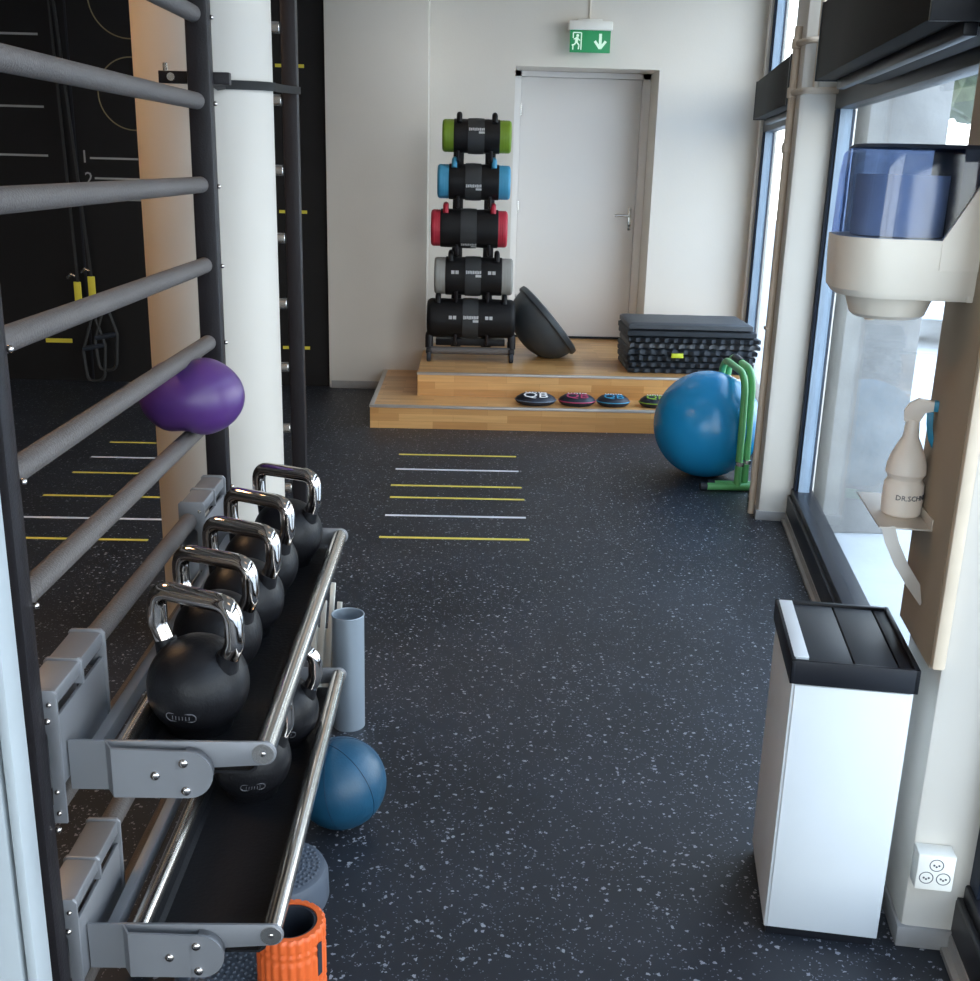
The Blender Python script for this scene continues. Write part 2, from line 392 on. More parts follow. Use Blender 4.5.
# two wooden steps
st = thing('wooden_platform', 'low two-step oak parquet platform in front of the white door', 'steps', (.6, 7.4, 0))
zs1, zs2, y1, y2 = .143, .292, 6.655, 6.985
obj('lower_riser', MB().box((-.597, y1, 0), (1.80, y1+.02, zs1-.008)), 'oak_front', st)
obj('lower_side', MB().box((-.597, y1+.02, 0), (-.577, YP, zs1-.008)), 'oak_side', st)
lt = MB().box((-.597, y1, zs1-.008), (1.80, y2+.02, zs1)); lt.box((-.597, y2+.02, zs1-.008), (-.318, YP, zs1))
obj('lower_tread', lt, 'oak_top', st)
obj('upper_riser', MB().box((-.318, y2, zs1), (1.87, y2+.02, zs2-.008)), 'oak_front', st)
obj('upper_side', MB().box((-.318, y2+.02, zs1), (-.298, YP, zs2-.008)), 'oak_side', st)
ut = MB().box((-.318, y2, zs2-.008), (1.87, YP, zs2)); ut.box((-.297, YP, zs2-.008), (1.96, YB, zs2)); ut.box((.302, YB, zs2-.008), (1.316, YB+.4, zs2))
obj('upper_tread', ut, 'oak_top', st)
for y, x0, x1, z in ((y1, -.602, 1.80, zs1), (y2, -.323, 1.87, zs2)):
    nm = MB().box((x0, y-.004, z-.012), (x1, y+.028, z+.002), .001)
    obj('nosing', nm, 'nosing_metal', st)
nm = MB().box((-.602, y1+.03, zs1-.012), (-.574, YP-.015, zs1+.002), .001); obj('nosing', nm, 'nosing_metal', st)

# ---- glazed right wall: pillars, frames, glass
def wbox(v0, v1, u0, u1, z0, z1, bev=0.0, mb=None):
    return (mb or MB()).box((v0, u0, z0), (v1, u1, z1), bev, WM)
UP0, UP1 = 0.945, 1.33          # far pillar
struct('pillar_1', wbox(-.135, .12, UP0, UP1, 0, ZC, .028), 'pillar_paint')
struct('baseboard_pillar', wbox(-.141, .0, UP0-.006, UP1, 0, .045, .003), 'baseboard_grey')
UQ0, UQ1 = -2.06, -1.80         # near pillar
struct('pillar_2', wbox(-.105, .12, UQ0, UQ1+.0, 0, ZC, .012), 'pillar_paint')
struct('baseboard_right', wbox(-.112, .03, UQ0-.008, UQ0+.2, 0, .05, .003), 'baseboard_grey')
struct('wall_right_end', wbox(0, .12, 4.12, 4.35, 0, ZC), 'wall_paint')
SEG = ((UQ1, UP0), (UP1, 4.12), (-6.6, UQ0))
for i, (a, b_) in enumerate(SEG, 1):
    w = thing('window_%d' % i, None, None, W((a+b_)/2, .05, 0), kind='structure')
    k = MB(); wbox(.0, .10, a, b_, 0, .125, mb=k); obj('kick_panel', k, 'frame_black', w)
    k = MB(); wbox(.012, .11, a, b_, .125, .168, .006, mb=k); wbox(.0, .02, a, b_, .115, .135, .004, mb=k)
    obj('sill_rail', k, 'frame_black', w)
    k = MB(); wbox(.02, .10, a, b_, 1.86, 2.16, .004, mb=k); wbox(.02, .10, a, b_, 2.92, ZC, mb=k)
    obj('transom', k, 'frame_black', w)
    muls = [a, b_-.055]
    if i == 3: muls += [-3.3, -4.6, -5.8]
    k = MB()
    for u in muls: wbox(.02, .10, u, u+.055, .168, 1.86, .004, mb=k); wbox(.02, .10, u, u+.055, 2.16, 2.92, .004, mb=k)
    obj('mullion', k, 'frame_blue', w)
    k = MB()
    for u in (b_-.068, a+.055): wbox(.035, .085, u, u+.013, .168, 1.86, mb=k); wbox(.035, .085, u, u+.013, 2.16, 2.92, mb=k)
    obj('gasket_trim', k, 'frame_edge', w)
    k = MB(); wbox(.055, .061, a+.055, b_-.055, .168, 1.86, mb=k); obj('glass_pane', k, 'window_glass', w)
    k = MB(); wbox(.055, .061, a+.055, b_-.055, 2.16, 2.92, mb=k); obj('upper_glass_pane', k, 'window_glass', w)
tr = wbox(-.018, .0, UQ1, UP0, 0, .012); wbox(-.004, .0, UQ1, UP0, 0, .045, mb=tr)
struct('trim_1', tr, 'nosing_metal')
tr = wbox(-.018, .0, -6.6, UQ0-.01, 0, .012); wbox(-.004, .0, -6.6, UQ0-.01, 0, .045, mb=tr)
struct('trim_2', tr, 'nosing_metal')

# black roller-shutter boxes above the windows
def shutter(u0, u1, z0, z1, label, d=.20):
    r = thing('blind_box', label, 'blind box', W((u0+u1)/2, 0, z0))
    k = MB(); wbox(-d, .0, u0, u1, z0, z1, .003, mb=k); obj('housing', k, 'box_black', r)
    for ua, ub in ((u0-.004, u0+.01), (u1-.01, u1+.004)): obj('end_cap', wbox(-d-.003, .0, ua, ub, z0-.004, z1+.003, .001), 'frame_black', r)
    k = MB(); wbox(-d+.07, -d+.10, u0+.02, u1-.02, z0-.03, z0+.002, .004, mb=k); obj('slat_bar', k, 'frame_black', r)
    k = MB(); wbox(-d+.10, .0, u0+.02, u1-.02, z0-.012, z0+.002, .002, mb=k); obj('guide_strip', k, 'box_black', r)
shutter(-1.66, -.02, 1.905, 2.15, 'large black blind box over the near window above the blue dispenser')
shutter(1.345, 3.05, 1.90, 2.115, 'smaller looking black blind box beyond the far pillar and pipes', .14)

# near-left white partition
struct('door_2', MB().box((-1.6, 1.40, 0), (-.662, 1.44, ZC), .004), 'partition_white')
struct('trim_3', MB().box((-.656, 1.40, 0), (-.640, 1.455, ZC), .004), 'partition_white')

# round column
struct('pillar_3', MB().cyl((-.832, 3.62, 0), (-.832, 3.62, ZC), .209, 72), 'column_paint')

# ------------------------------------------------------------------ markings on the dark wall
yw = 7.93
def mark(name, mb, mat, label, group): tag(obj(name, mb, mat), label, 'wall marking', group)
def strip(x0, x1, z, h, mat, label, group=None, name='marking_line'):
    mark(name, MB().box((x0, yw-.003, z-h/2), (x1, yw+.0, z+h/2)), mat, label, group)
for z, w_ in ((2.352, 'highest'), (1.892, 'middle'), (1.573, 'lowest')):
    strip(-3.95, -2.92, z, .014, 'white_mark', w_+' of three long pale lines on the dark wall at the left edge', 'pale lines on the dark wall')
strip(-2.633, -2.0, 1.565, .013, 'white_mark', 'pale line beside the numeral one on the dark wall', 'pale lines on the dark wall')
strip(-2.61, -2.0, 1.431, .013, 'white_mark', 'pale line beside the numeral two on the dark wall', 'pale lines on the dark wall')
strip(-2.55, -2.0, 1.29, .013, 'white_mark', 'pale line just below the line of the numeral two on the dark wall', 'pale lines on the dark wall')
TM = lambda x, z: T(x, yw-.002, z) @ RX(90)
for s_, x, z in (('1', -2.67, 1.57), ('2', -2.65, 1.425)):
    mb = text(s_, .12, .001, TM(x, z), None, None, None); mark('painted_numeral', mb, 'white_mark', {'1': 'painted numeral one, the upper of two digits on the dark wall', '2': 'painted numeral two, the lower of two digits on the dark wall'}[s_], None)
for cz, r_, l in ((2.60, .26, 'upper of two thin ochre circles on the dark wall'), (1.99, .235, 'lower of two thin ochre circles on the dark wall')):
    pts = [(-2.31+.0+r_*math.cos(a)*1.0, yw-.002, cz+r_*math.sin(a)) for a in [2*PI*k/64 for k in range(64)]]
    mark('marking_circle', MB().tube(pts, .004, 6, closed=True), 'arc_mark', l, 'circles on the dark wall')
for z, w_ in ((.279, 'lowest'), (1.239, 'middle'), (2.199, 'highest')):
    strip(-1.34, -1.145, z, .022, 'yellow_mark', w_+' of three short yellow strips on the dark wall by the black post', 'short yellow strips')
strip(-3.05, -2.86, .292, .03, 'yellow_mark', 'short yellow strip low on the dark wall left of the hanging straps')
struct('trim_4', MB().box((-2.735, yw-.004, 0), (-2.72, yw+.001, ZC)), 'frame_black')

# suspension trainer
sx, sy = -2.69, 7.80
tr = thing('suspension_trainer', 'black suspension trainer with yellow buckles hanging at the dark wall', 'suspension trainer', (sx, sy, -.0))
k = MB()
for dx in (-.05, .05): k.tube([(sx+dx, sy, .70), (sx-.10+dx*.3, sy+.06, 2.60)], .011, 4)
k.tube([(sx-.115, sy+.06, 2.6), (sx-.10, yw-.04, 2.66), (sx-.085, sy+.06, 2.6)], .01, 8); k.cyl((sx-.10, sy+.06, 2.66), (sx-.10, yw-.002, 2.66), .02)
obj('strap', k, 'strap_grey', tr)
for dx, z in ((-.055, .56), (.045, .60)):
    obj('yellow_webbing', MB().box((sx+dx-.025, sy-.008, z), (sx+dx+.025, sy+.003, z+.17), .003), 'yellow_mark', tr)
    k = MB().tube([(sx+dx-.06, sy-.02, z+.20), (sx+dx-.03, sy-.03, z+.225), (sx+dx, sy-.03, z+.21)], .012, 8); obj('cam_buckle', k, 'silver', tr)
for dx, z0 in ((.0, .02), (.09, .10)):
    k = MB().tube(arc_pts([(sx+dx+.04, sy-.01, z0+.50), (sx+dx+.11, sy-.01, z0+.27), (sx+dx+.09, sy-.01, z0+.02), (sx+dx-.03, sy-.01, z0), (sx+dx-.05, sy-.01, z0+.22), (sx+dx+.04, sy-.01, z0+.50)], .06), .012, 8)
    obj('foot_loop', k, 'strap_grey', tr)
    obj('grip', MB().cyl((sx+dx-.045, sy-.01, z0+.24), (sx+dx+.105, sy-.01, z0+.27), .018), 'grip_black', tr)

# ------------------------------------------------------------------ wall bars
XR = -.690
wbars = thing('wall_bars', 'dark floor-to-ceiling wall bars frame with thick grey rungs along the left', 'wall bars', (XR, 2.2, 0))
for x, y in ((-.701, 1.580), (XR+.006, 2.935), (-.682, 4.36)):
    hx_ = .029
    obj('upright', MB().box((x-hx_, y-.024, 0), (x+hx_, y+.024, 2.95), .008), 'post_dark', wbars)
    obj('foot_plate', MB().box((x-.05, y-.05, 0), (x+.05, y+.05, .008), .002), 'post_dark', wbars)
for k_ in range(-1, 12):
    z = .313+.2026*k_
    rg = obj('rung', MB().cyl((-.700, 1.603, z), (XR, 2.912, z), .0205, 28, bev=.004), 'rung_grey', wbars)
    for x, y in ((-.669, 1.600), (XR+.038, 2.945)): obj('bolt', MB().sphere((x, y, z-.004), .006, u=12, v=8), 'chrome', rg)
for k_ in range(-1, 11):
    z = .294+.252*k_
    obj('peg', MB().cyl((-.790, 4.345, z), (-.713, 4.345, z), .021, 20, bev=.002), 'silver', wbars)

# strap and clamp that tie the bars to the column
k = MB(); pts = []
for i in range(15):
    a = R(-118+ i*9.5); pts.append((-.832+.219*math.cos(a), 3.62+.219*math.sin(a), 1.795+.0012*i))
pts = [(-.66, 2.965, 1.78)] + [(-.70, 3.2, 1.785)] + pts[6:] + [(-.655, 4.05, 1.83), (-.65, 4.40, 1.845)]
prv = MB()
b = bmesh.new(); rows = []
for i, p in enumerate(pts):
    rows.append([b.verts.new(Vector(p)+Vector((0, 0, dz))) for dz in (-.013, .013)])
for a_, c_ in zip(rows, rows[1:]): b.faces.new((a_[0], c_[0], c_[1], a_[1]))
bmesh.ops.solidify(b, geom=b.faces[:], thickness=.006); k.merge(b)
sb = thing('tie_strap', 'dark grey strap clamped round the round column and the wall bar posts', 'strap', (-.69, 3.6, 1.79))
obj('band', k, 'strap_grey', sb)
k = MB().box((-.80, 2.975, 1.775), (-.62, 3.0, 1.805), .002); obj('clamp_bar', k, 'post_dark', sb)
k = MB().cyl((-.765, 2.96, 1.79), (-.765, 3.02, 1.79), .01, 12); k.cyl((-.785, 2.99, 1.795), (-.785, 2.99, 1.825), .006, 10); obj('clamp_screw', k, 'silver', sb)

# ------------------------------------------------------------------ hinged kettlebell trays
XO, XI = -.330, -.568
def rack(zr, Yn, Yf, label, zb):
    r = thing('kettlebell_tray', label, 'weight rack', (-.45, (Yn+Yf)/2, zr), 'trays hooked on the wall bars')
    # near hook bracket
    for (ya, yb_) in ((1.60, 1.85), (2.62, 2.87)):
        k = MB()
        k.box((-.714, ya+.005, zb+.026), (-.656, yb_-.005, zb+.055), .005)          # cap over the rung
        k.box((-.717, ya, zb-.185), (-.712, yb_, zb+.045), .002)                     # back cheek
        k.box((-.663, ya+.012, zb-.12), (-.657, yb_-.004, zb+.006), .001)                  # front cheek
        for q in (0, .5, 1):
            yy = ya+(yb_-ya-.008)*q
            if q == .5: k.prism([(-.717, zb+.012), (-.651, zb+.012), (-.651, zb+.052), (-.658, zb+.060), (-.711, zb+.060), (-.717, zb+.054)], yy, yy+.008, bev=.001); continue
            zl = zb-.185 if q == 0 else zb-.12
            k.prism([(-.717, zb-.012), (-.676, zb-.012), (-.672, zb-.020), (-.672, zl+.035), (-.690, zl+.012), (-.690, zl), (-.652, zl), (-.651, zb+.052), (-.658, zb+.060), (-.711, zb+.060), (-.717, zb+.054)], yy, yy+.006, bev=.001)
        hb = obj('hook_bracket', k, 'bracket_grey', r)
        for z in (zb+.035, zb-.125, zb-.165): obj('rivet', MB().sphere((-.664, ya-.001, z), .0045, u=10, v=6), 'chrome', hb)
    for s, y in ((-1, Yn), (1, Yf)):
        k = MB(); z0 = zr-.070; z1 = zr+.022
        yo = y + s*.018
        # joggled hinge arm
        def ribbon(secs, th=.005):
            b = bmesh.new(); rr = []
            for x, yy, lo, hi in secs: rr.append([b.verts.new((x, yy-th/2, lo)), b.verts.new((x, yy-th/2, hi)), b.verts.new((x, yy+th/2, hi)), b.verts.new((x, yy+th/2, lo))])
            for a_, c_ in zip(rr, rr[1:]):
                for i in range(4): b.faces.new((a_[i], a_[(i+1) % 4], c_[(i+1) % 4], c_[i]))
            b.faces.new(rr[0]); b.faces.new(rr[-1][::-1]); bmesh.ops.recalc_face_normals(b, faces=b.faces[:]); return b
        k.merge(ribbon([(-.654, y, z0, z1), (-.592, y, z0, z1), (-.578, yo, z0-.004, z1-.005), (-.4695, yo, z0-.004, z1-.008)]))
        zc_ = (z0-.004+z1-.008)/2; rc = (z1-.008-z0+.004)/2
        pts = [(-.47, z1-.008)]+[(-.455+rc*math.cos(a), zc_+rc*math.sin(a)) for a in [R(90-12*i) for i in range(0, 16)]]+[(-.47, z0-.004)]
        k.prism(pts, yo-.0025, yo+.0025)
        # rolled edge between the arm and the tray end
        b = bmesh.new(); rows = []
        for i in range(0, 8):
            a = R(92-15*i); x = -.455+(rc-.002)*math.cos(a); z = zc_+(rc-.002)*math.sin(a)
            rows.append([b.verts.new((x, yo+s*.002, z)), b.verts.new((x, y, z))])
        for a_, c_ in zip(rows, rows[1:]): b.faces.new((a_[0], c_[0], c_[1], a_[1]))
        bmesh.ops.solidify(b, geom=b.faces[:], thickness=.003); k.merge(b)
        ha = obj('hinge_arm', k, 'bracket_grey', r)
        for x, z in ((-.507, zr-.032), (-.459, zr-.008), (-.457, zr-.060)): obj('bolt', MB().sphere((x, yo+s*.003, z), .0085, (1, .6, 1), u=14, v=8), 'chrome', ha)
        # tray end plate with round end at the outer rail
        ye = y - s*.004
        pts = [(-.60, z0+.004), (-.60, z1-.002), (XO-.006, zr+.021)]+[(XO+.022*math.cos(a), zr+.022*math.sin(a)) for a in [R(80-20*i) for i in range(0, 9)]]+[(XO-.03, zr-.024), (-.44, zr-.03), (-.50, z0+.004)]
        ep = obj('end_plate', MB().prism(pts, ye-.003, ye+.003, bev=.0008), 'bracket_grey', r)
        obj('rail_screw', MB().sphere((XO, ye+s*.004, zr), .006, (1, .6, 1), u=14, v=8), 'chrome', ep)
    obj('outer_rail', MB().cyl((XO, Yn-.002, zr), (XO, Yf+.002, zr), .0185, 28), 'steel', r)
    obj('inner_rail', MB().cyl((XI, Yn+.004, zr), (XI, Yf-.004, zr), .016, 28), 'steel', r)
    obj('support_rail', MB().box((-.632, Yn+.004, zr-.035), (-.610, Yf-.004, zr+.0), .005), 'bracket_grey', r)
    pts = [(XI+.004, zr+.004), (XI+.012, zr-.032), (XI+.024, zr-.041), (XO-.024, zr-.041), (XO-.012, zr-.032), (XO-.004, zr+.004), (XO-.010, zr+.004), (XO-.017, zr-.029), (XO-.026, zr-.036), (XI+.026, zr-.036), (XI+.017, zr-.029), (XI+.010, zr+.004)]
    obj('rubber_liner', MB().prism(pts, Yn+.006, Yf-.006), 'tray_rubber', r)
    return r
rack(.638, 1.638, 2.765, 'upper grey and steel tray carrying a row of five kettlebells', .709)
rack(.266, 1.648, 2.690, 'lower grey and steel tray under the kettlebell row, mostly empty', .313)

# ------------------------------------------------------------------ kettlebells
def kettlebell(name, label, group):
    r = thing(name, label, 'kettlebell', I4, group)
    rb = .0910
    prof = [(0, 0), (.050, 0), (.058, .003)]
    for i in range(1, 24):
        a = R(-52+ (142)*i/24); prof.append((rb*math.cos(a), .074+rb*math.sin(a)+.012))
    prof.append((0, .086+rb))
    obj('body', MB().lathe(prof, seg=56), 'iron_rubber', r)
    k = MB(); zc = .086
    pts = [(-.066, 0, zc+.055), (-.086, 0, zc+.098), (-.086, 0, .253), (.086, 0, .253), (.086, 0, zc+.098), (.066, 0, zc+.055)]
    pp = arc_pts(pts, .040, 8)
    k.tube(pp, .0175, 22)
    obj('handle', k, 'chrome', r)
    for s in (-1, 1):
        obj('collar', MB().cyl((s*.062, 0, zc+.045), (s*.071, 0, zc+.073), .024, 24, r2=.0195), 'iron_rubber', r)
    M = RZ(18) @ T(0, 0, zc) @ RX(16)
    k = MB(); pp = [(math.copysign(1, math.cos(a))*.018+.009*math.cos(a), -math.sqrt(max(0, (rb+.0004)**2-(.018+.009)**2)), .009*math.sin(a)) for a in [2*PI*i/28 for i in range(28)]]
    pp = [(x, -math.sqrt((rb+.0005)**2-x*x-z*z), z) for x, y, z in pp]
    k.tube(pp, .0010, 5, closed=True)
    for i in range(6):
        x = -.015+.006*i; z0 = -.004
        k.tube([(x, -math.sqrt((rb+.0005)**2-x*x-z0*z0), z0), (x+.001, -math.sqrt((rb+.0005)**2-x*x-z0*z0), .004)], .0009, 5)
    k.xf(Matrix.Identity(4)); k.xf(M); obj('emblem', k, 'faint_mark', r)
    return r
KL = ['nearest kettlebell of the upper row, beside the hinge arm', 'second kettlebell from the front in the upper row', 'middle kettlebell of the five in the upper row',
      'second kettlebell from the back in the upper row', 'farthest kettlebell of the upper row, next to the far tray end']
KP = [(-.474, 1.800, 26), (-.489, 2.025, 24), (-.475, 2.212, 26), (-.477, 2.425, 28), (-.449, 2.65, 24)]
k0 = kettlebell('kettlebell', KL[0], 'kettlebells with chrome handles')
for i, (x, y, a) in enumerate(KP):
    M = T(x, y, .6000) @ RZ(-a) @ Matrix.Scale(.965 if i else 1, 4)
    if i == 0: k0.matrix_world = M
    else: copy_tree(k0, M, label=KL[i])
copy_tree(k0, T(-.464, 2.175, .2290) @ RZ(-6) @ Matrix.Scale(.965, 4), label='front kettlebell on the lower tray, seen under the upper tray plate')
copy_tree(k0, T(-.432, 2.40, .2290) @ RZ(-6) @ Matrix.Scale(.965, 4), label='back kettlebell on the lower tray, its handle showing beside the pipe')

# ------------------------------------------------------------------ purple ball squeezed between rungs
b = bmesh.new(); bmesh.ops.create_uvsphere(b, u_segments=72, v_segments=48, radius=1)
for v in b.verts:
    v.co = Vector((v.co.x*.128, v.co.y*.112, v.co.z*.1))
    v.co.z *= 1-.14*math.exp(-((v.co.x+.014)/.035)**2)
pb = thing('exercise_ball', 'soft purple ball squeezed between two rungs of the wall bars', 'ball', (-.678, 2.665, .94))
obj('ball_skin', MB().merge(b, T(-.678, 2.665, 1.030)), 'purple_vinyl', pb)
obj('valve_plug', MB().sphere((-.755, 2.60, 1.094), .007, u=12, v=8), 'plastic_white', pb)

# ------------------------------------------------------------------ floor tapes
cols = ['yellow', 'white', 'yellow', 'yellow', 'white', 'yellow']
ords = ['farthest', 'second farthest', 'third farthest', 'third nearest', 'second nearest', 'nearest']
for xs, ysl, side, grp in (((-.374, .296), [6.02, 5.71, 5.40, 5.19, 4.90, 4.585], 'in the open middle of the floor', 'tape lines in the middle'),
                           ((-2.05, -1.37), [6.16, 5.83, 5.52, 5.11, 4.77, 4.486], 'seen behind the wall bars', 'tape lines at the left')):
    for i, (y, c_) in enumerate(zip(ysl, cols)):
        a, b_ = xs
        o = obj('floor_tape', MB().box((a+random.uniform(-.006, .006), y-.011, 0), (b_+random.uniform(-.006, .006), y+.011, .0012)), c_+'_tape')
        tag(o, '%s %s tape line of the six %s' % (ords[i], c_, side), 'floor tape', grp)

# ------------------------------------------------------------------ bag rack and bags
RX0, RX1, RY_ = -.083, .130, 7.66
rk = thing('bag_rack', 'black upright storage rack on castors holding five weight bags', 'storage rack', (.03, 7.55, zs2))
for x in (RX0, RX1): obj('upright', MB().box((x-.035, RY_-.02, zs2+.07), (x+.035, RY_+.02, 1.86), .003), 'post_dark', rk)
obj('base_bar', MB().cyl((-.25, 7.44, zs2+.075), (.29, 7.44, zs2+.075), .026), 'rung_grey', rk)
obj('base_plate', MB().box((-.22, 7.56, zs2+.09), (.26, 7.72, zs2+.135), .004), 'post_dark', rk)
for x in (-.262, .302):
    obj('base_foot', MB().box((x-.02, 7.40, zs2+.055), (x+.02, 7.76, zs2+.095), .008), 'post_dark', rk)
    k = MB().tube(arc_pts([(x, 7.46, zs2+.09), (x, 7.46, zs2+.18), (x*.9, 7.55, zs2+.20)], .04), .028, 12)
    obj('foot_bracket', k, 'post_dark', rk)
    for y in (7.42, 7.73): obj('castor', MB().cyl((x-.014, y, zs2+.036), (x+.014, y, zs2+.036), .036, 24, bev=.005), 'grip_black', rk)
for z in (.47, .76, 1.07, 1.38, 1.665):
    for x in (RX0, RX1):
        k = MB().tube(arc_pts([(x, RY_-.01, z-.04), (x, RY_-.15, z-.062), (x, RY_-.24, z-.055), (x, RY_-.255, z+.01)], .03), .011, 8)
        obj('hook_arm', k, 'post_dark', rk)
def bag(cxx, z, w_, d, capmat, hmat, label, nums, capw, pitch=0, dx=0.0):
    r_ = d/2; y = 7.50; r = thing('weight_bag', label, 'weight bag', (cxx, y, z-r_), 'cylindrical weight bags on the rack')
    x0, x1 = cxx-w_/2, cxx+w_/2
    def drum(a, c, rr, rnd):
        L = c-a; pr = [(0, 0)]
        for i in range(6): q = R(-90+18*i); pr.append((rr-rnd+rnd*math.cos(q), rnd+rnd*math.sin(q)))
        for i in range(1, 8): pr.append((rr*(1+.010*math.sin(i*2.3+cxx*9)), rnd+(L-2*rnd)*i/8))
        for i in range(6): q = R(18*i); pr.append((rr-rnd+rnd*math.cos(q), L-rnd+rnd*math.sin(q)))
        pr.append((0, L)); return MB().lathe(pr, T(a, y, z) @ RY(90), 40)
    cw = capw
    if capmat:
        obj('end_cap', drum(x0, x0+cw+.02, r_*.96, .02), capmat, r); obj('end_cap', drum(x1-cw-.02, x1, r_*.96, .02), capmat, r)
        obj('body', drum(x0+cw, x1-cw, r_, .006), 'bag_black', r)
        e0, e1 = x0+cw, x1-cw
    else:
        obj('body', drum(x0, x1, r_, .035), 'bag_black', r); e0, e1 = x0+.04, x1-.04
    obj('centre_panel', MB().lathe([(r_*.9, -.055), (r_+.004, -.052), (r_+.006, 0), (r_+.004, .052), (r_*.9, .055)], T(cxx-.005, y, z) @ RY(90), 40), 'bag_panel', r)
    for x in (e0+.035, e1-.035):
        k = MB().tube(arc_pts([(x, y+.05, z+r_-.02), (x, y+.045, z+r_+.028), (x, y-.06, z+r_+.022), (x, y-.075, z+r_-.025)], .02), .018, 10)
        obj('carry_handle', k, hmat, r)
    k = MB(); a0 = R(pitch)
    def m(xa, xb, ta, tb):
        pts = []
        for xx, tt in ((xa, ta), (xb, ta), (xb, tb), (xa, tb)): pts.append((xx, y-(r_+.008)*math.cos(tt), z+(r_+.008)*math.sin(tt)))
        b = bmesh.new(); b.faces.new([b.verts.new(p) for p in pts]); bmesh.ops.solidify(b, geom=b.faces[:], thickness=.0015); k.merge(b)
    xs = cxx-.052
    for i in range(9): m(xs+.0115*i, xs+.0115*i+.009, a0-.07+.008*(i % 3), a0+.10-.012*(i % 2))
    m(cxx+.012, cxx+.05, a0-.22, a0-.10)
    if nums:
        for q in (-.15, .095):
            for i in range(2): m(cxx+q+.028*i, cxx+q+.028*i+.022, a0-.08, a0+.09)
    obj('printed_mark', k, 'print_white' , r)
bag(.035, 1.768, .450, .215, 'bag_green', 'bag_black', 'topmost weight bag with lime green ends', False, .075, 20)
bag(.022, 1.480, .480, .228, 'bag_blue', 'bag_blue', 'weight bag with light blue ends, second from the top', False, .075, -12)
bag(-.003, 1.180, .508, .250, 'bag_red', 'bag_red', 'middle weight bag with red ends and red handles', False, .062, -50)
bag(.033, .866, .530, .255, 'bag_grey', 'bag_black', 'weight bag with pale grey ends, fourth from the top', True, .075, 15)
bag(.021, .582, .600, .262, None, 'bag_black', 'all black weight bag at the bottom of the rack', True, .05, 8)

# balance dome leaning on the rack
bd = thing('balance_dome', 'dark grey balance half-ball leaning on its edge against the bag rack', 'balance trainer', (.60, 7.72, zs2))
A = Vector((.368, 0, .768)); B = Vector((.752, 0, .316)); mid = (A+B)/2; L = (B-A).length/2
nrm = Vector((-(B-A).z, 0, (B-A).x)).normalized(); nrm = -nrm if nrm.x > 0 else nrm   # dome bulges down-left
fwd = Vector((0, 1, 0)); nr = (nrm + Vector((0, -.10, 0))).normalized()
q = nr.to_track_quat('Z', 'Y').to_matrix().to_4x4()
M = T(mid.x, 7.72, mid.z+.006) @ q
prof = []
Hd = .225
for i in range(0, 17):
    a = R(90*i/16); prof.append(((L-.02)*math.cos(a)**.9 if i < 16 else 0, .012+Hd*math.sin(a)))
obj('dome', MB().lathe(prof+[], M, 56), 'dome_grey', bd)
obj('platform', MB().lathe([(0, -.03), (L-.02, -.03), (L-.003, -.022), (L, -.005), (L, .010), (L-.008, .018), (L-.022, .02), (L-.022, .012), (0, .012)], M, 56), 'dome_grey', bd)

# ------------------------------------------------------------------ stack of mats
def folded_mat(z, x0, x1, y0, y1, h, mat, label, wav, rot_, n=11):
    r = thing('exercise_mat', label, 'mat', T((x0+x1)/2, (y0+y1)/2, z) @ RZ(rot_), 'folded mats in the stack')
    b = bmesh.new(); NX, NY = 56, 26; top = []; w_, d_ = x1-x0, y1-y0; bot = []
    for layer, store in ((1, top), (0, bot)):
        for j in range(NY+1):
            row = []
            for i in range(NX+1):
                x = x0+w_*i/NX; y = y0+d_*j/NY
                e = min(i, NX-i)/NX*w_; ey = min(j, NY-j)/NY*d_
                rr = 1-math.exp(-min(e, ey)/.012)
                hh = wav*(math.sin(i*PI*2*n/NX)*.5+.3*math.sin(i*1.1+z*40))*(.5+.5*math.cos(j*.8+z*30))
                zz = z + (h*(.72+.25*rr)+hh if layer else h*.12*(1-rr)+ hh*.5+ (0 if wav else 0))
                yy = y + (wav*.9*math.sin(i*PI*2*n/NX+z*25) if j == 0 else 0)
                row.append(b.verts.new((x, yy, max(zz, z))))
            store.append(row)
    for j in range(NY):
        for i in range(NX):
            b.faces.new((top[j][i], top[j][i+1], top[j+1][i+1], top[j+1][i])); b.faces.new((bot[j][i], bot[j+1][i], bot[j+1][i+1], bot[j][i+1]))
    for i in range(NX):
        b.faces.new((bot[0][i], bot[0][i+1], top[0][i+1], top[0][i])); b.faces.new((bot[NY][i+1], bot[NY][i], top[NY][i], top[NY][i+1]))
    for j in range(NY):
        b.faces.new((bot[j+1][0], bot[j][0], top[j][0], top[j+1][0])); b.faces.new((bot[j][NX], bot[j+1][NX], top[j+1][NX], top[j][NX]))
    o = obj('mat_sheet', MB().merge(b), mat, r, sharp=1.0)
    return r
names = ['bottom ribbed dark mat of the stack, lying on the platform', 'second ribbed mat from the bottom of the stack', 'third ribbed mat from the bottom, beneath the one with the yellow tag', 'ribbed dark mat with a small yellow tag hanging from its edge', 'ribbed mat just above the yellow tagged one', 'ribbed mat two below the smooth top mats', 'smooth dark grey mat directly under the topmost one', 'smooth grey mat on top of the mat stack']
zz = zs2
for i in range(6):
    j = random.uniform(-.012, .012)
    rr_ = folded_mat(zz, 1.06+j, 1.91+j+.008*(i-2), 7.14+abs(j), 7.66, .042, 'mat_foam' if i != 4 else 'mat_foam_light', names[i], .013, random.uniform(-.6, .6), 12+i % 3)
    if i == 3: obj('yellow_tag', MB().box((1.345, 7.118, zz-.012), (1.425, 7.132, zz+.018), .004), 'lime', rr_)
    zz += .041
folded_mat(zz, 1.05, 1.90, 7.13, 7.62, .05, 'mat_foam', names[6], .0015, .3, 5); zz += .0475
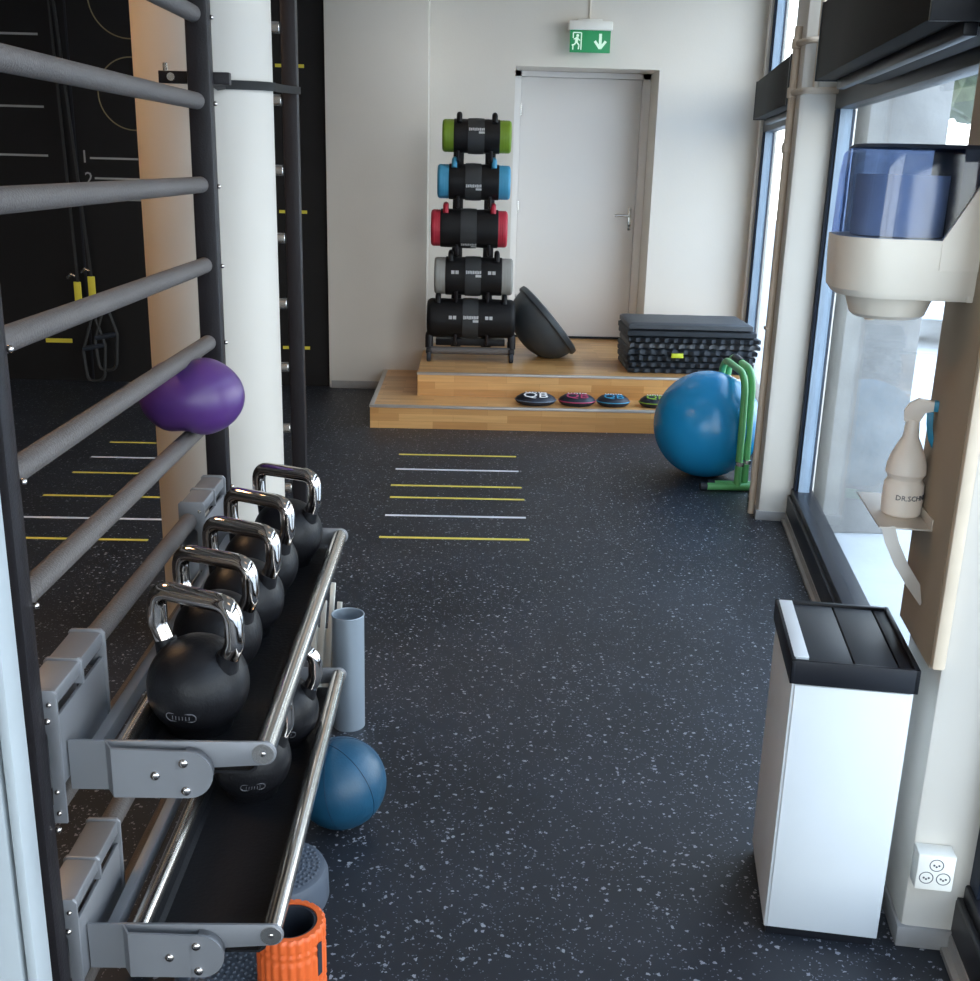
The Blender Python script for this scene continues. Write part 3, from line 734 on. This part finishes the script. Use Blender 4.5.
folded_mat(zz, 1.055, 1.87, 7.12, 7.60, .046, 'mat_foam_light', names[7], .001, -.2, 4)

# ------------------------------------------------------------------ grip pads on the lower step
def pad(x, y, w_, tm, pm_, label):
    M = T(x, y, zs1) @ RZ(-4)
    r = thing('sand_pad', label, 'weight pad', M, 'flat sewn pads on the step'); rr = w_/2
    prof = [(0, 0), (rr*.75, 0), (rr*.93, .010), (rr, .022), (rr*.93, .034), (rr*.7, .047), (rr*.3, .053), (0, .054)]
    obj('pad_body', MB().lathe(prof, M @ Matrix.Diagonal((1, .74, 1.35, 1)), 44), 'pad_dark', r)
    obj('seam', MB().tube([M @ Vector((rr*1.0*math.cos(a), rr*.74*math.sin(a), .030)) for a in [2*PI*i/40 for i in range(40)]], .0035, 6, closed=True), pm_, r)
    text('QB', w_*.30, .0008, M @ T(0, -rr*.44, .0665) @ RX(22) @ T(0, 0, .002), tm, 'printed_letters', r, sx=1.5)
    text('unip', w_*.21, .0008, M @ T(0, rr*.06, .0735), 'print_white', 'printed_name', r, sx=1.5)
pad(.440, 6.80, .26, 'print_white', 'pad_slate', 'largest dark sewn pad with white letters, leftmost on the lower step')
pad(.703, 6.80, .235, 'pad_red', 'pad_red', 'dark sewn pad with crimson letters on the lower step')
pad(.934, 6.80, .21, 'pad_blue', 'pad_blue', 'dark sewn pad with bright blue letters on the lower step')
pad(1.20, 6.80, .20, 'pad_green', 'pad_green', 'dark sewn pad with green letters, half hidden by the big blue ball')

# ------------------------------------------------------------------ big gym ball, dip bars
gb = thing('gym_ball', 'large shiny blue gym ball on the floor by the far pillar', 'ball', (1.300, 5.72, 0))
k = MB(); b = bmesh.new(); bmesh.ops.create_uvsphere(b, u_segments=96, v_segments=64, radius=.286); k.merge(b, T(1.300, 5.715, .2855))
obj('ball_skin', k, 'gym_blue', gb)
obj('valve_plug', MB().cyl((1.58, 5.72, .283), (1.586, 5.72, .283), .009), 'gym_blue', gb)
def dipbar(x, y0, y1, h, label, dx):
    r = thing('dip_bar', label, 'parallel bar', (x, (y0+y1)/2, 0), 'green dip bars')
    k = MB().tube(arc_pts([(x, y0, .03), (x+dx*.5, y0+.02, .35), (x+dx, y0+.05, h), (x+dx, y1-.03, h), (x, y1, .03)], .14, 10), .0185, 18)
    obj('bar', k, 'bar_green', r)
    if x > 1.45: obj('foam_grip', MB().cyl((x+dx, y0+.30, h), (x+dx, y1-.16, h), .0235, 20), 'grip_black', r)
    for y in (y0, y1):
        f_ = obj('foot', MB().cyl((x-.17, y, .021), (x+.16, y, .021), .019, 20), 'bar_green', r)
        for xa, xb in ((x-.195, x-.155), (x+.145, x+.18)): obj('foot_cap', MB().cyl((xa, y, .0215), (xb, y, .0215), .0215, 20, bev=.004), 'grip_black', f_)
    obj('height_clip', MB().cyl((x+.002, y0, .135), (x+.004, y0, .155), .023, 20), 'silver', r)
dipbar(1.418, 5.425, 6.03, .600, 'front green dip bar arching over the big blue ball', .006)
dipbar(1.466, 5.472, 6.08, .612, 'rear green dip bar just behind the first beside the pillar', .006)

# ------------------------------------------------------------------ heating pipes by the far pillar
hp = thing('heating_pipe', 'pair of beige heating pipes running up the far pillar', 'pipe', (1.40, 5.06, 0))
obj('riser', MB().cyl((1.400, 5.05, .0), (1.400, 5.05, 2.20), .0165, 20), 'pipe_paint', hp)
obj('riser', MB().cyl((1.450, 4.885, 1.92), (1.450, 4.885, ZC), .0135, 20), 'pipe_paint', hp)
for z in (1.93, 2.13):
    k = MB().tube(arc_pts([(1.40, 5.05, z), (1.405, 4.885, z), (1.57, 4.872, z+.004)], .03), .014, 14); obj('branch', k, 'pipe_paint', hp)
for z in (1.70, 1.93, 2.13):
    obj('fitting', MB().cyl((1.400, 5.05, z-.022), (1.400, 5.05, z+.022), .023, 20, bev=.003), 'pipe_paint', hp)
for z in (.9, 1.70):
    obj('pipe_clip', MB().box((1.38, 5.035, z-.008), (1.42, 5.075, z+.008), .003), 'pipe_paint', hp)

# ------------------------------------------------------------------ waste bin
BM = T(.672, 1.998, 0) @ RZ(-9.5)
bn = thing('waste_bin', 'slim white waste bin with black flap lid beside the near pillar', 'waste bin', BM)
bw, bdp, bh = .238, .32, .608
obj('plinth', MB().box((.006, .006, 0), (bw-.006, bdp-.006, .026), .001, BM), 'lid_black', bn)
obj('body', MB().box((0, 0, .022), (bw, bdp, bh), .002, BM), 'white_laminate', bn)
obj('front_panel', MB().box((.006, -.004, .026), (bw-.006, .001, bh-.003), .0015, BM), 'white_laminate', bn)
lid = MB()
a0, a1, c0, c1 = -.006, bw+.006, -.008, bdp+.006
for lo, hi in (((a0, c0, bh), (a0+.010, c1, bh+.052)), ((a1-.010, c0, bh), (a1, c1, bh+.052)), ((a0, c0, bh), (a1, c0+.010, bh+.052)), ((a0, c1-.010, bh), (a1, c1, bh+.052))):
    lid.box(lo, hi, .002, BM)
lid.box((a0+.005, c0+.005, bh+.004), (a1-.005, c1-.005, bh+.03), 0, BM)
lo_ = obj('lid', lid, 'lid_black', bn)
obj('flap', MB().box((.030, .005, bh+.036), (.118, bdp-.006, bh+.046), .002, BM), 'flap_black', lo_)
obj('flap', MB().box((.121, .005, bh+.036), (.205, bdp-.006, bh+.046), .002, BM), 'flap_black', lo_)
obj('rim_inset', MB().box((.208, .005, bh+.03), (bw-.004, bdp-.006, bh+.046), .002, BM), 'lid_black', lo_)
obj('white_strip', MB().box((.001, .012, bh+.046), (.030, bdp-.004, bh+.0535), .0008, BM), 'white_laminate', lo_)

# ------------------------------------------------------------------ tan board on the near pillar
tb = obj('mounting_board', wbox(-.128, -.105, UQ0+.0, UQ1+.01, .655, 2.2, .002), 'board_tan')
tag(tb, 'tall tan wooden board on the near pillar behind the dispenser and shelf', 'board')
te = obj('edge_moulding', wbox(-.128, -.102, UQ0-.022, UQ0, .66, 2.2, .006), 'board_edge')
tag(te, 'pale rounded strip along the front edge of the tan board', 'moulding')
# ------------------------------------------------------------------ paper towel dispenser (front faces the room)
VB = -.128; uc = -1.86; hw = .124
dp = thing('paper_dispenser', 'cream centre-feed paper dispenser with translucent blue cover on the tan board', 'paper dispenser', W(uc, VB, 1.35))
def dshape(dep, half, rr, n=9):
    """plan outline in (v,u): flat at the board, rounded at the front"""
    pts = [(VB, -half)]
    for i in range(n+1): a = R(90*i/n); pts.append((VB-dep+rr-rr*math.sin(a), -half+rr-rr*math.cos(a)))
    for i in range(n+1): a = R(90*i/n); pts.append((VB-dep+rr-rr*math.cos(a), half-rr+rr*math.sin(a)))
    pts.append((VB, half)); return pts
def loft(secs, cap0=True, cap1=True):
    b = bmesh.new(); rings = []
    for pts, z in secs: rings.append([b.verts.new((v, uc+u, z if not callable(z) else z(v))) for v, u in pts])
    for a_, c_ in zip(rings, rings[1:]):
        n_ = len(a_)
        for i in range(n_): b.faces.new((a_[i], a_[(i+1) % n_], c_[(i+1) % n_], c_[i]))
    if cap0: b.faces.new(rings[0][::-1])
    if cap1: b.faces.new(rings[-1])
    bmesh.ops.recalc_face_normals(b, faces=b.faces[:]); b.transform(WM); m_ = MB(); m_.bm.free(); m_.bm = b; return m_
obj('cover', loft([(dshape(0.246, hw-.002, .09), 1.482), (dshape(0.243, hw-.004, .09), 1.60), (dshape(0.239, hw-.007, .09), 1.638), (dshape(0.222, hw-.022, .08), 1.651)], cap0=False), 'blue_cover', dp)
obj('housing', loft([(dshape(0.236, hw-.008, .085), 1.372), (dshape(0.246, hw, .09), 1.385), (dshape(0.250, hw+.003, .092), 1.46), (dshape(0.250, hw+.003, .092), 1.484)]), 'plastic_cream', dp)
k = MB()
for s in (-1, 1):
    b = bmesh.new()
    pr = [(VB, 1.43), (VB-.07, 1.43), (VB-.070, 1.484), (VB-.008, 1.60), (VB, 1.60)]
    u0 = uc+s*(hw+.004); f_ = b.faces.new([b.verts.new((v, u0, z)) for v, z in pr])
    e = bmesh.ops.extrude_face_region(b, geom=[f_])
    for g in e['geom']:
        if isinstance(g, bmesh.types.BMVert): g.co.y -= s*.012
    bmesh.ops.recalc_face_normals(b, faces=b.faces[:]); k.merge(b, WM)
wbox(VB-.012, VB, uc-hw, uc+hw, 1.372, 1.488, .002, mb=k)
obj('back_plate', k, 'plastic_cream', dp)
k = MB(); wbox(VB-.05, VB, uc-hw+.006, uc+hw-.006, 1.488, 1.648, .002, mb=k); obj('dark_inner_back', k, 'frame_blue', dp)  # upper back plate, painted dark as it looks behind the cover
M = T(W(uc, VB-.128, 0))
obj('feed_cup', MB().lathe([(0, 1.326), (.062, 1.326), (.072, 1.333), (.086, 1.374), (0, 1.374)], M, 40), 'plastic_cream', dp)
obj('paper_roll', MB().lathe([(.03, 1.486), (.088, 1.486), (.088, 1.600), (.03, 1.600)], M, 40, closed=True), 'paper_roll', dp)
obj('nozzle', MB().lathe([(0, 1.312), (.010, 1.312), (.013, 1.328), (0, 1.328)], T(W(uc+.05, VB-.15, 0)), 16), 'board_edge', dp)
obj('lid_rim', loft([(dshape(0.232, hw-.012, .085), 1.648), (dshape(0.222, hw-.022, .08), 1.655)]), 'frame_blue', dp)

# shelf bracket under it
sf = thing('bottle_shelf', 'small bent sheet metal shelf on the tan board holding the spray bottle', 'shelf', W(-1.83, VB, .75))
k = MB(); wbox(VB-.105, VB, -1.945, -1.69, .905, .909, .001, mb=k); wbox(VB-.003, VB, -1.945, -1.80, .905, .93, .001, mb=k); obj('shelf_plate', k, 'sheet_metal', sf)
pts = [(VB-.100, .906), (VB-.088, .872), (VB-.064, .826), (VB-.034, .782), (VB-.002, .742)]
ol = [(v-.0, z) for v, z in pts] + [(min(v+.026, VB), z+.006) for v, z in reversed(pts)]
b = bmesh.new(); f_ = b.faces.new([b.verts.new((v, -1.944, z)) for v, z in ol]); e = bmesh.ops.extrude_face_region(b, geom=[f_])
for g in e['geom']:
    if isinstance(g, bmesh.types.BMVert): g.co.y = -1.940
bmesh.ops.recalc_face_normals(b, faces=b.faces[:])
obj('brace', MB().merge(b, WM), 'sheet_metal', sf)
# spray bottle
bp = W(-1.842, VB-.0425, .909)
sbt = thing('spray_bottle', 'cream spray bottle with blue trigger standing on the metal shelf', 'spray bottle', bp)
M = T(bp)
obj('bottle_body', MB().lathe([(0, 0), (.036, 0), (.040, .004), (.0415, .03), (.0405, .068), (.037, .073), (.0345, .079), (.037, .085), (.041, .091), (.040, .108), (.034, .130), (.024, .152), (.0165, .168), (.0145, .185), (0, .185)], M, 40), 'bottle_cream', sbt)
d = Vector((math.cos(R(-25)), math.sin(R(-25)), 0)); Mr = M @ RZ(-20)
k = MB().cyl(bp+Vector((0, 0, .180)), bp+Vector((0, 0, .205)), .0155, 24, r2=.0135)
k.prism([(-.017, .200), (.012, .200), (.022, .222), (.044, .228), (.044, .246), (.006, .250), (-.010, .240), (-.020, .222)], -.009, .009, Mr, bev=.002)
obj('spray_head', k, 'bottle_cream', sbt)
k = MB().prism([(.024, .226), (.038, .224), (.040, .190), (.046, .165), (.050, .150), (.044, .148), (.034, .165), (.027, .195)], -.005, .005, Mr, bev=.0015)
k.prism([(.036, .226), (.052, .226), (.054, .248), (.036, .248)], -.010, .010, Mr, bev=.002)
obj('trigger', k, 'trigger_blue', sbt)
def wrap_text(body, size, z, rad, ang0, mat, name, sx=1.0):
    mb = text(body, size, .0004, I4, None, None, None, sx=sx)
    for v in mb.bm.verts:
        a = v.co.x/rad+ang0; rr = rad+.0004+v.co.z; v.co = Vector((rr*math.sin(a), -rr*math.cos(a), z+v.co.y))
    mb.xf(M); obj(name, mb, mat, sbt)
wrap_text('DR.SCHNELL', .0155, .044, .0415, R(20), 'slot_dark', 'printed_name')

# socket block on the front of the near pillar
SM = WM @ T(-.065, UQ0, .215)
so = thing('power_socket', 'white surface-mounted triple power socket low on the near pillar', 'power socket', SM)
obj('housing', MB().box((-.038, -.045, -.042), (.038, 0, .042), .004, SM), 'plastic_white', so)
for cx0, cz0 in ((0, .019), (-.017, -.012), (.017, -.012)):
    k = MB()
    k.lathe([(.0125, 0), (.0135, .001), (.0145, 0)], SM @ T(cx0, -.045, cz0) @ RX(90), 24, closed=True)
    for dx, dz in ((-.005, 0), (.005, 0), (0, -.003)): k.cyl(SM @ Vector((cx0+dx, -.044, cz0+dz)), SM @ Vector((cx0+dx, -.0458, cz0+dz)), .0022, 10)
    obj('outlet', k, 'slot_dark', so)

# ------------------------------------------------------------------ exit sign
sg = thing('exit_sign', 'green emergency exit sign with running man and arrow above the door', 'exit sign', (.80, YB, 2.35))
ysn = YB-.10
obj('housing', MB().box((.655, ysn-.03, 2.495), (.955, YB, 2.555), .008), 'plastic_white', sg)
obj('mounting_tab', MB().box((.72, YB-.06, 2.555), (.89, YB, 2.575), .004), 'plastic_white', sg)
pn = obj('sign_panel', MB().box((.665, ysn-.012, 2.352), (.945, ysn-.002, 2.496), .002), 'sign_green', sg)
k = MB(); yf = ysn-.0125
def flat(pts, kk, y=yf):
    b = bmesh.new(); f_ = b.faces.new([b.verts.new((x, y, z)) for x, z in pts]); bmesh.ops.triangulate(b, faces=[f_]); kk.merge(b)
def sbar(x0, z0, x1, z1, w_, kk):
    d = Vector((x1-x0, z1-z0)).normalized()*w_/2; nx, nz = -d.y, d.x
    flat([(x0+nx, z0+nz), (x0-nx, z0-nz), (x1-nx, z1-nz), (x1+nx, z1+nz)], kk)
ox, oz = .715, 2.424      # doorway
for a_ in ((-.028, .055, .028, .055), (.028, .055, .028, -.055), (-.028, .055, -.028, .02), (-.028, -.055, -.028, -.02)): sbar(ox+a_[0], oz+a_[1], ox+a_[2], oz+a_[3], .008, k)
flat([(ox+.002+.010*math.cos(a), oz+.036+.010*math.sin(a)) for a in [2*PI*i/14 for i in range(14)]], k)
for a_ in ((.0, .026, -.006, -.006, .020), (-.002, .022, -.024, .012, .008), (.004, .018, .020, .004, .008), (-.006, -.004, -.018, -.022, .010), (-.018, -.022, -.036, -.026, .009), (-.002, -.006, .014, -.026, .010), (.014, -.026, .010, -.052, .009)): sbar(ox+a_[0], oz+a_[1], ox+a_[2], oz+a_[3], a_[4], k)
ax = .875
flat([(ax-.010, oz+.052), (ax+.010, oz+.052), (ax+.010, oz-.02), (ax+.0, oz-.05), (ax-.010, oz-.02)], k)
sbar(ax-.038, oz+.004, ax, oz-.044, .018, k); sbar(ax+.038, oz+.004, ax, oz-.044, .018, k)
obj('pictogram', k, 'sign_white', pn)
obj('cable_duct', MB().box((.800, YB-.012, 2.57), (.812, YB, ZC), .001), 'plastic_cream', sg)

# ------------------------------------------------------------------ things on the floor by the trays
# silver pipe
k = MB().lathe([(.0445, 0), (.0465, 0), (.0465, .352), (.0445, .352)], T(-.327, 2.90, 0), 48, closed=True)
pt = thing('metal_tube', 'silver metal tube standing on the floor behind the medicine ball', 'tube', (-.327, 2.90, 0))
obj('tube_wall', k, 'galvanised', pt)
obj('rolled_rim', MB().tube([(-.327+.046*math.cos(a), 2.90+.046*math.sin(a), .352) for a in [2*PI*i/40 for i in range(40)]], .0022, 8, closed=True), 'galvanised', pt)
# white slotted card
M = T(-.405, 2.93, 0) @ RZ(-12) @ RX(-14)
cd = MB()
for i in range(5): cd.box((-.055+.024*i, 0, 0), (-.055+.024*i+.015, .006, .30+.055*(2-abs(i-2))), .001, M)
cd.box((-.055, .006, .02), (.056, .010, .27), .001, M)
tag(obj('slotted_panel', cd, 'card_white'), 'small white slatted panel standing behind the far end of the lower tray', 'panel')
# medicine ball
mbx, mby, mr = -.293, 2.40, .113
mbl = thing('medicine_ball', 'dark blue medicine ball on the floor beside the lower tray', 'ball', (mbx, mby, 0))
b = bmesh.new(); bmesh.ops.create_uvsphere(b, u_segments=80, v_segments=60, radius=mr)
obj('ball_skin', MB().merge(b, T(mbx, mby, mr)), 'medicine_blue', mbl)
k = MB()
for a in (20, 80, 140):
    Mm = T(mbx, mby, mr) @ RZ(a) @ RX(78)
    k.tube([Mm @ Vector(((mr+.0002)*math.cos(q), (mr+.0002)*math.sin(q), 0)) for q in [2*PI*i/72 for i in range(72)]], .0009, 6, closed=True)
obj('seam', k, 'seam_dark', mbl)
# balance pods
def pod(x, y, rr, h, z, label):
    r = thing('balance_pod', label, 'balance pod', (x, y, z), 'grey studded pods under the trays')
    obj('pod_body', MB().lathe([(0, 0), (rr*.97, 0), (rr, .01), (rr*.99, h-.02), (rr*.93, h-.004), (rr*.86, h), (0, h)], T(x, y, z), 56), 'disc_grey', r)
    k = MB()
    for ring in range(1, 9):
        q = rr*.10*ring; n_ = max(6, int(2*PI*q/.0135))
        if q > rr*.84: break
        for i in range(n_):
            a = 2*PI*(i+.5*(ring % 2))/n_; k.sphere((x+q*math.cos(a), y+q*math.sin(a), z+h), .0042, (1, 1, .7), u=8, v=5)
    o = obj('stud', k, 'disc_grey', r); o['kind'] = 'stuff'
pod(-.402, 2.10, .115, .085, 0, 'grey studded round pod behind the orange roller')
pod(-.435, 1.80, .115, .085, 0, 'grey studded round pod left of the orange roller under the hinge arm')
# orange foam roller, upright
ox_, oy_, orr, oh = -.311, 1.742, .0655, .225
rl = thing('foam_roller', 'orange ridged foam roller standing upright by the lower tray', 'foam roller', (ox_, oy_, 0))
b = bmesh.new(); NA, NZ = 120, 46; rows = []
for j in range(NZ+1):
    z = oh*j/NZ; row = []
    for i in range(NA):
        a = 2*PI*i/NA; g = 0
        zt = oh-z
        if (a % (2*PI/24)) < .06: g = .0032
        if any(abs(zt-q) < .0035 for q in (.028, .046, .112, .130, .196)): g = max(g, .0034)
        e = min(z, oh-z); rd = orr-g-(.004*(1-min(1, e/.006))**2)
        row.append(b.verts.new((rd*math.cos(a), rd*math.sin(a), z)))
    rows.append(row)
inn = [[b.verts.new((.050*math.cos(2*PI*i/NA), .050*math.sin(2*PI*i/NA), z)) for i in range(NA)] for z in (0, oh)]
for a_, c_ in zip(rows, rows[1:]):
    for i in range(NA): b.faces.new((a_[i], a_[(i+1) % NA], c_[(i+1) % NA], c_[i]))
for i in range(NA):
    i2 = (i+1) % NA
    b.faces.new((rows[-1][i], rows[-1][i2], inn[1][i2], inn[1][i])); b.faces.new((rows[0][i2], rows[0][i], inn[0][i], inn[0][i2]))
    b.faces.new((inn[0][i], inn[0][i2], inn[1][i2], inn[1][i]))
bmesh.ops.recalc_face_normals(b, faces=b.faces[:])
obj('foam_sleeve', MB().merge(b, T(ox_, oy_, 0)), 'orange_foam', rl, sharp=.9)
obj('inner_core', MB().lathe([(.044, .002), (.0498, .002), (.0498, oh-.003), (.044, oh-.003)], T(ox_, oy_, 0), 48, closed=True), 'grip_black', rl)
mkM = T(ox_, oy_, 0) @ RZ(62)
obj('side_print', MB().box((-.006, -orr-.0006, .13), (.006, -orr+.001, .20), 0, mkM), 'grip_black', rl)

# ------------------------------------------------------------------ ceiling lamps (out of frame, they light the room)
def ceiling_lamp(x, y, label, m_='lamp_diffuser'):
    r = thing('ceiling_lamp', label, 'ceiling lamp', (x, y, ZC), 'ceiling lamps')
    obj('lamp_frame', MB().box((x-.32, y-.32, ZC-.06), (x+.32, y+.32, ZC), .004), 'plastic_white', r)
    obj('diffuser', MB().box((x-.29, y-.29, ZC-.066), (x+.29, y+.29, ZC-.058)), m_, r)
for x, y, l in ((-2.3, 3.0, 'behind the wall bars'), (-2.3, 6.2, 'before the dark wall')):
    ceiling_lamp(x, y, 'square warm glowing ceiling lamp '+l, 'warm_diffuser' if y < 5 else 'lamp_diffuser')
for x, y, l in ((.2, 1.2, 'nearest the camera'), (.2, 4.2, 'over the middle tape lines'), (.2, 6.9, 'over the wooden platform')):
    ceiling_lamp(x, y, 'square soft white ceiling lamp '+l)

# ------------------------------------------------------------------ outside
struct('ground', MB().box((-30, -30, -.14), (40, 40, -.08)), 'pavement')
oc = W(1.35, .62, 0)
tag(obj('concrete_pier', MB().box((1.735, 5.0, -.08), (2.09, 5.35, 3.4), .01), 'concrete'), 'grey concrete pier outside the near window', 'pier')
# parked car
cr = thing('parked_car', 'pale car parked outside, glimpsed below the paper dispenser', 'car', T(5.9, 12.6, -.08) @ RZ(66))
CM = T(5.9, 12.6, -.08) @ RZ(66)
k = MB().prism([(-2.2, .3), (-2.2, .8), (-2.0, .95), (-1.1, 1.02), (-.5, 1.5), (1.0, 1.52), (1.9, 1.0), (2.2, .9), (2.2, .3)], -.85, .85, CM, bev=.06); obj('car_body', k, 'car_paint', cr)
k = MB().prism([(-.95, 1.04), (-.45, 1.44), (.95, 1.45), (1.65, 1.04)], -.87, .87, CM); obj('car_window', k, 'car_glass', cr)
for x in (-1.4, 1.4):
    for y in (-.80, .80): obj('wheel', MB().cyl(CM @ Vector((x, y-.1, .32)), CM @ Vector((x, y+.1, .32)), .32, 32, bev=.03), 'tyre', cr)
# hedge
b = bmesh.new(); bmesh.ops.create_icosphere(b, subdivisions=5, radius=1)
for v in b.verts:
    n_ = noise.noise(v.co*4)+.5*noise.noise(v.co*11); v.co = Vector((v.co.x*2.3, v.co.y*2.6, v.co.z*1.9))*(1+.16*n_)
hg = obj('tree_crown', MB().merge(b, T(8.5, 18.0, 4.35)), 'leaf'); 
tr_ = thing('street_tree', 'grey-green tree outside seen through the top of the near window', 'tree', (8.5, 18.0, -.08))
hg.name = 'foliage'; hg.parent = tr_; hg.matrix_parent_inverse = T(8.5, 18.0, -.08).inverted()
obj('trunk', MB().cyl((8.5, 18.0, -.08), (8.5, 18.0, 3.2), .25, 20, r2=.18), 'board_tan', tr_)
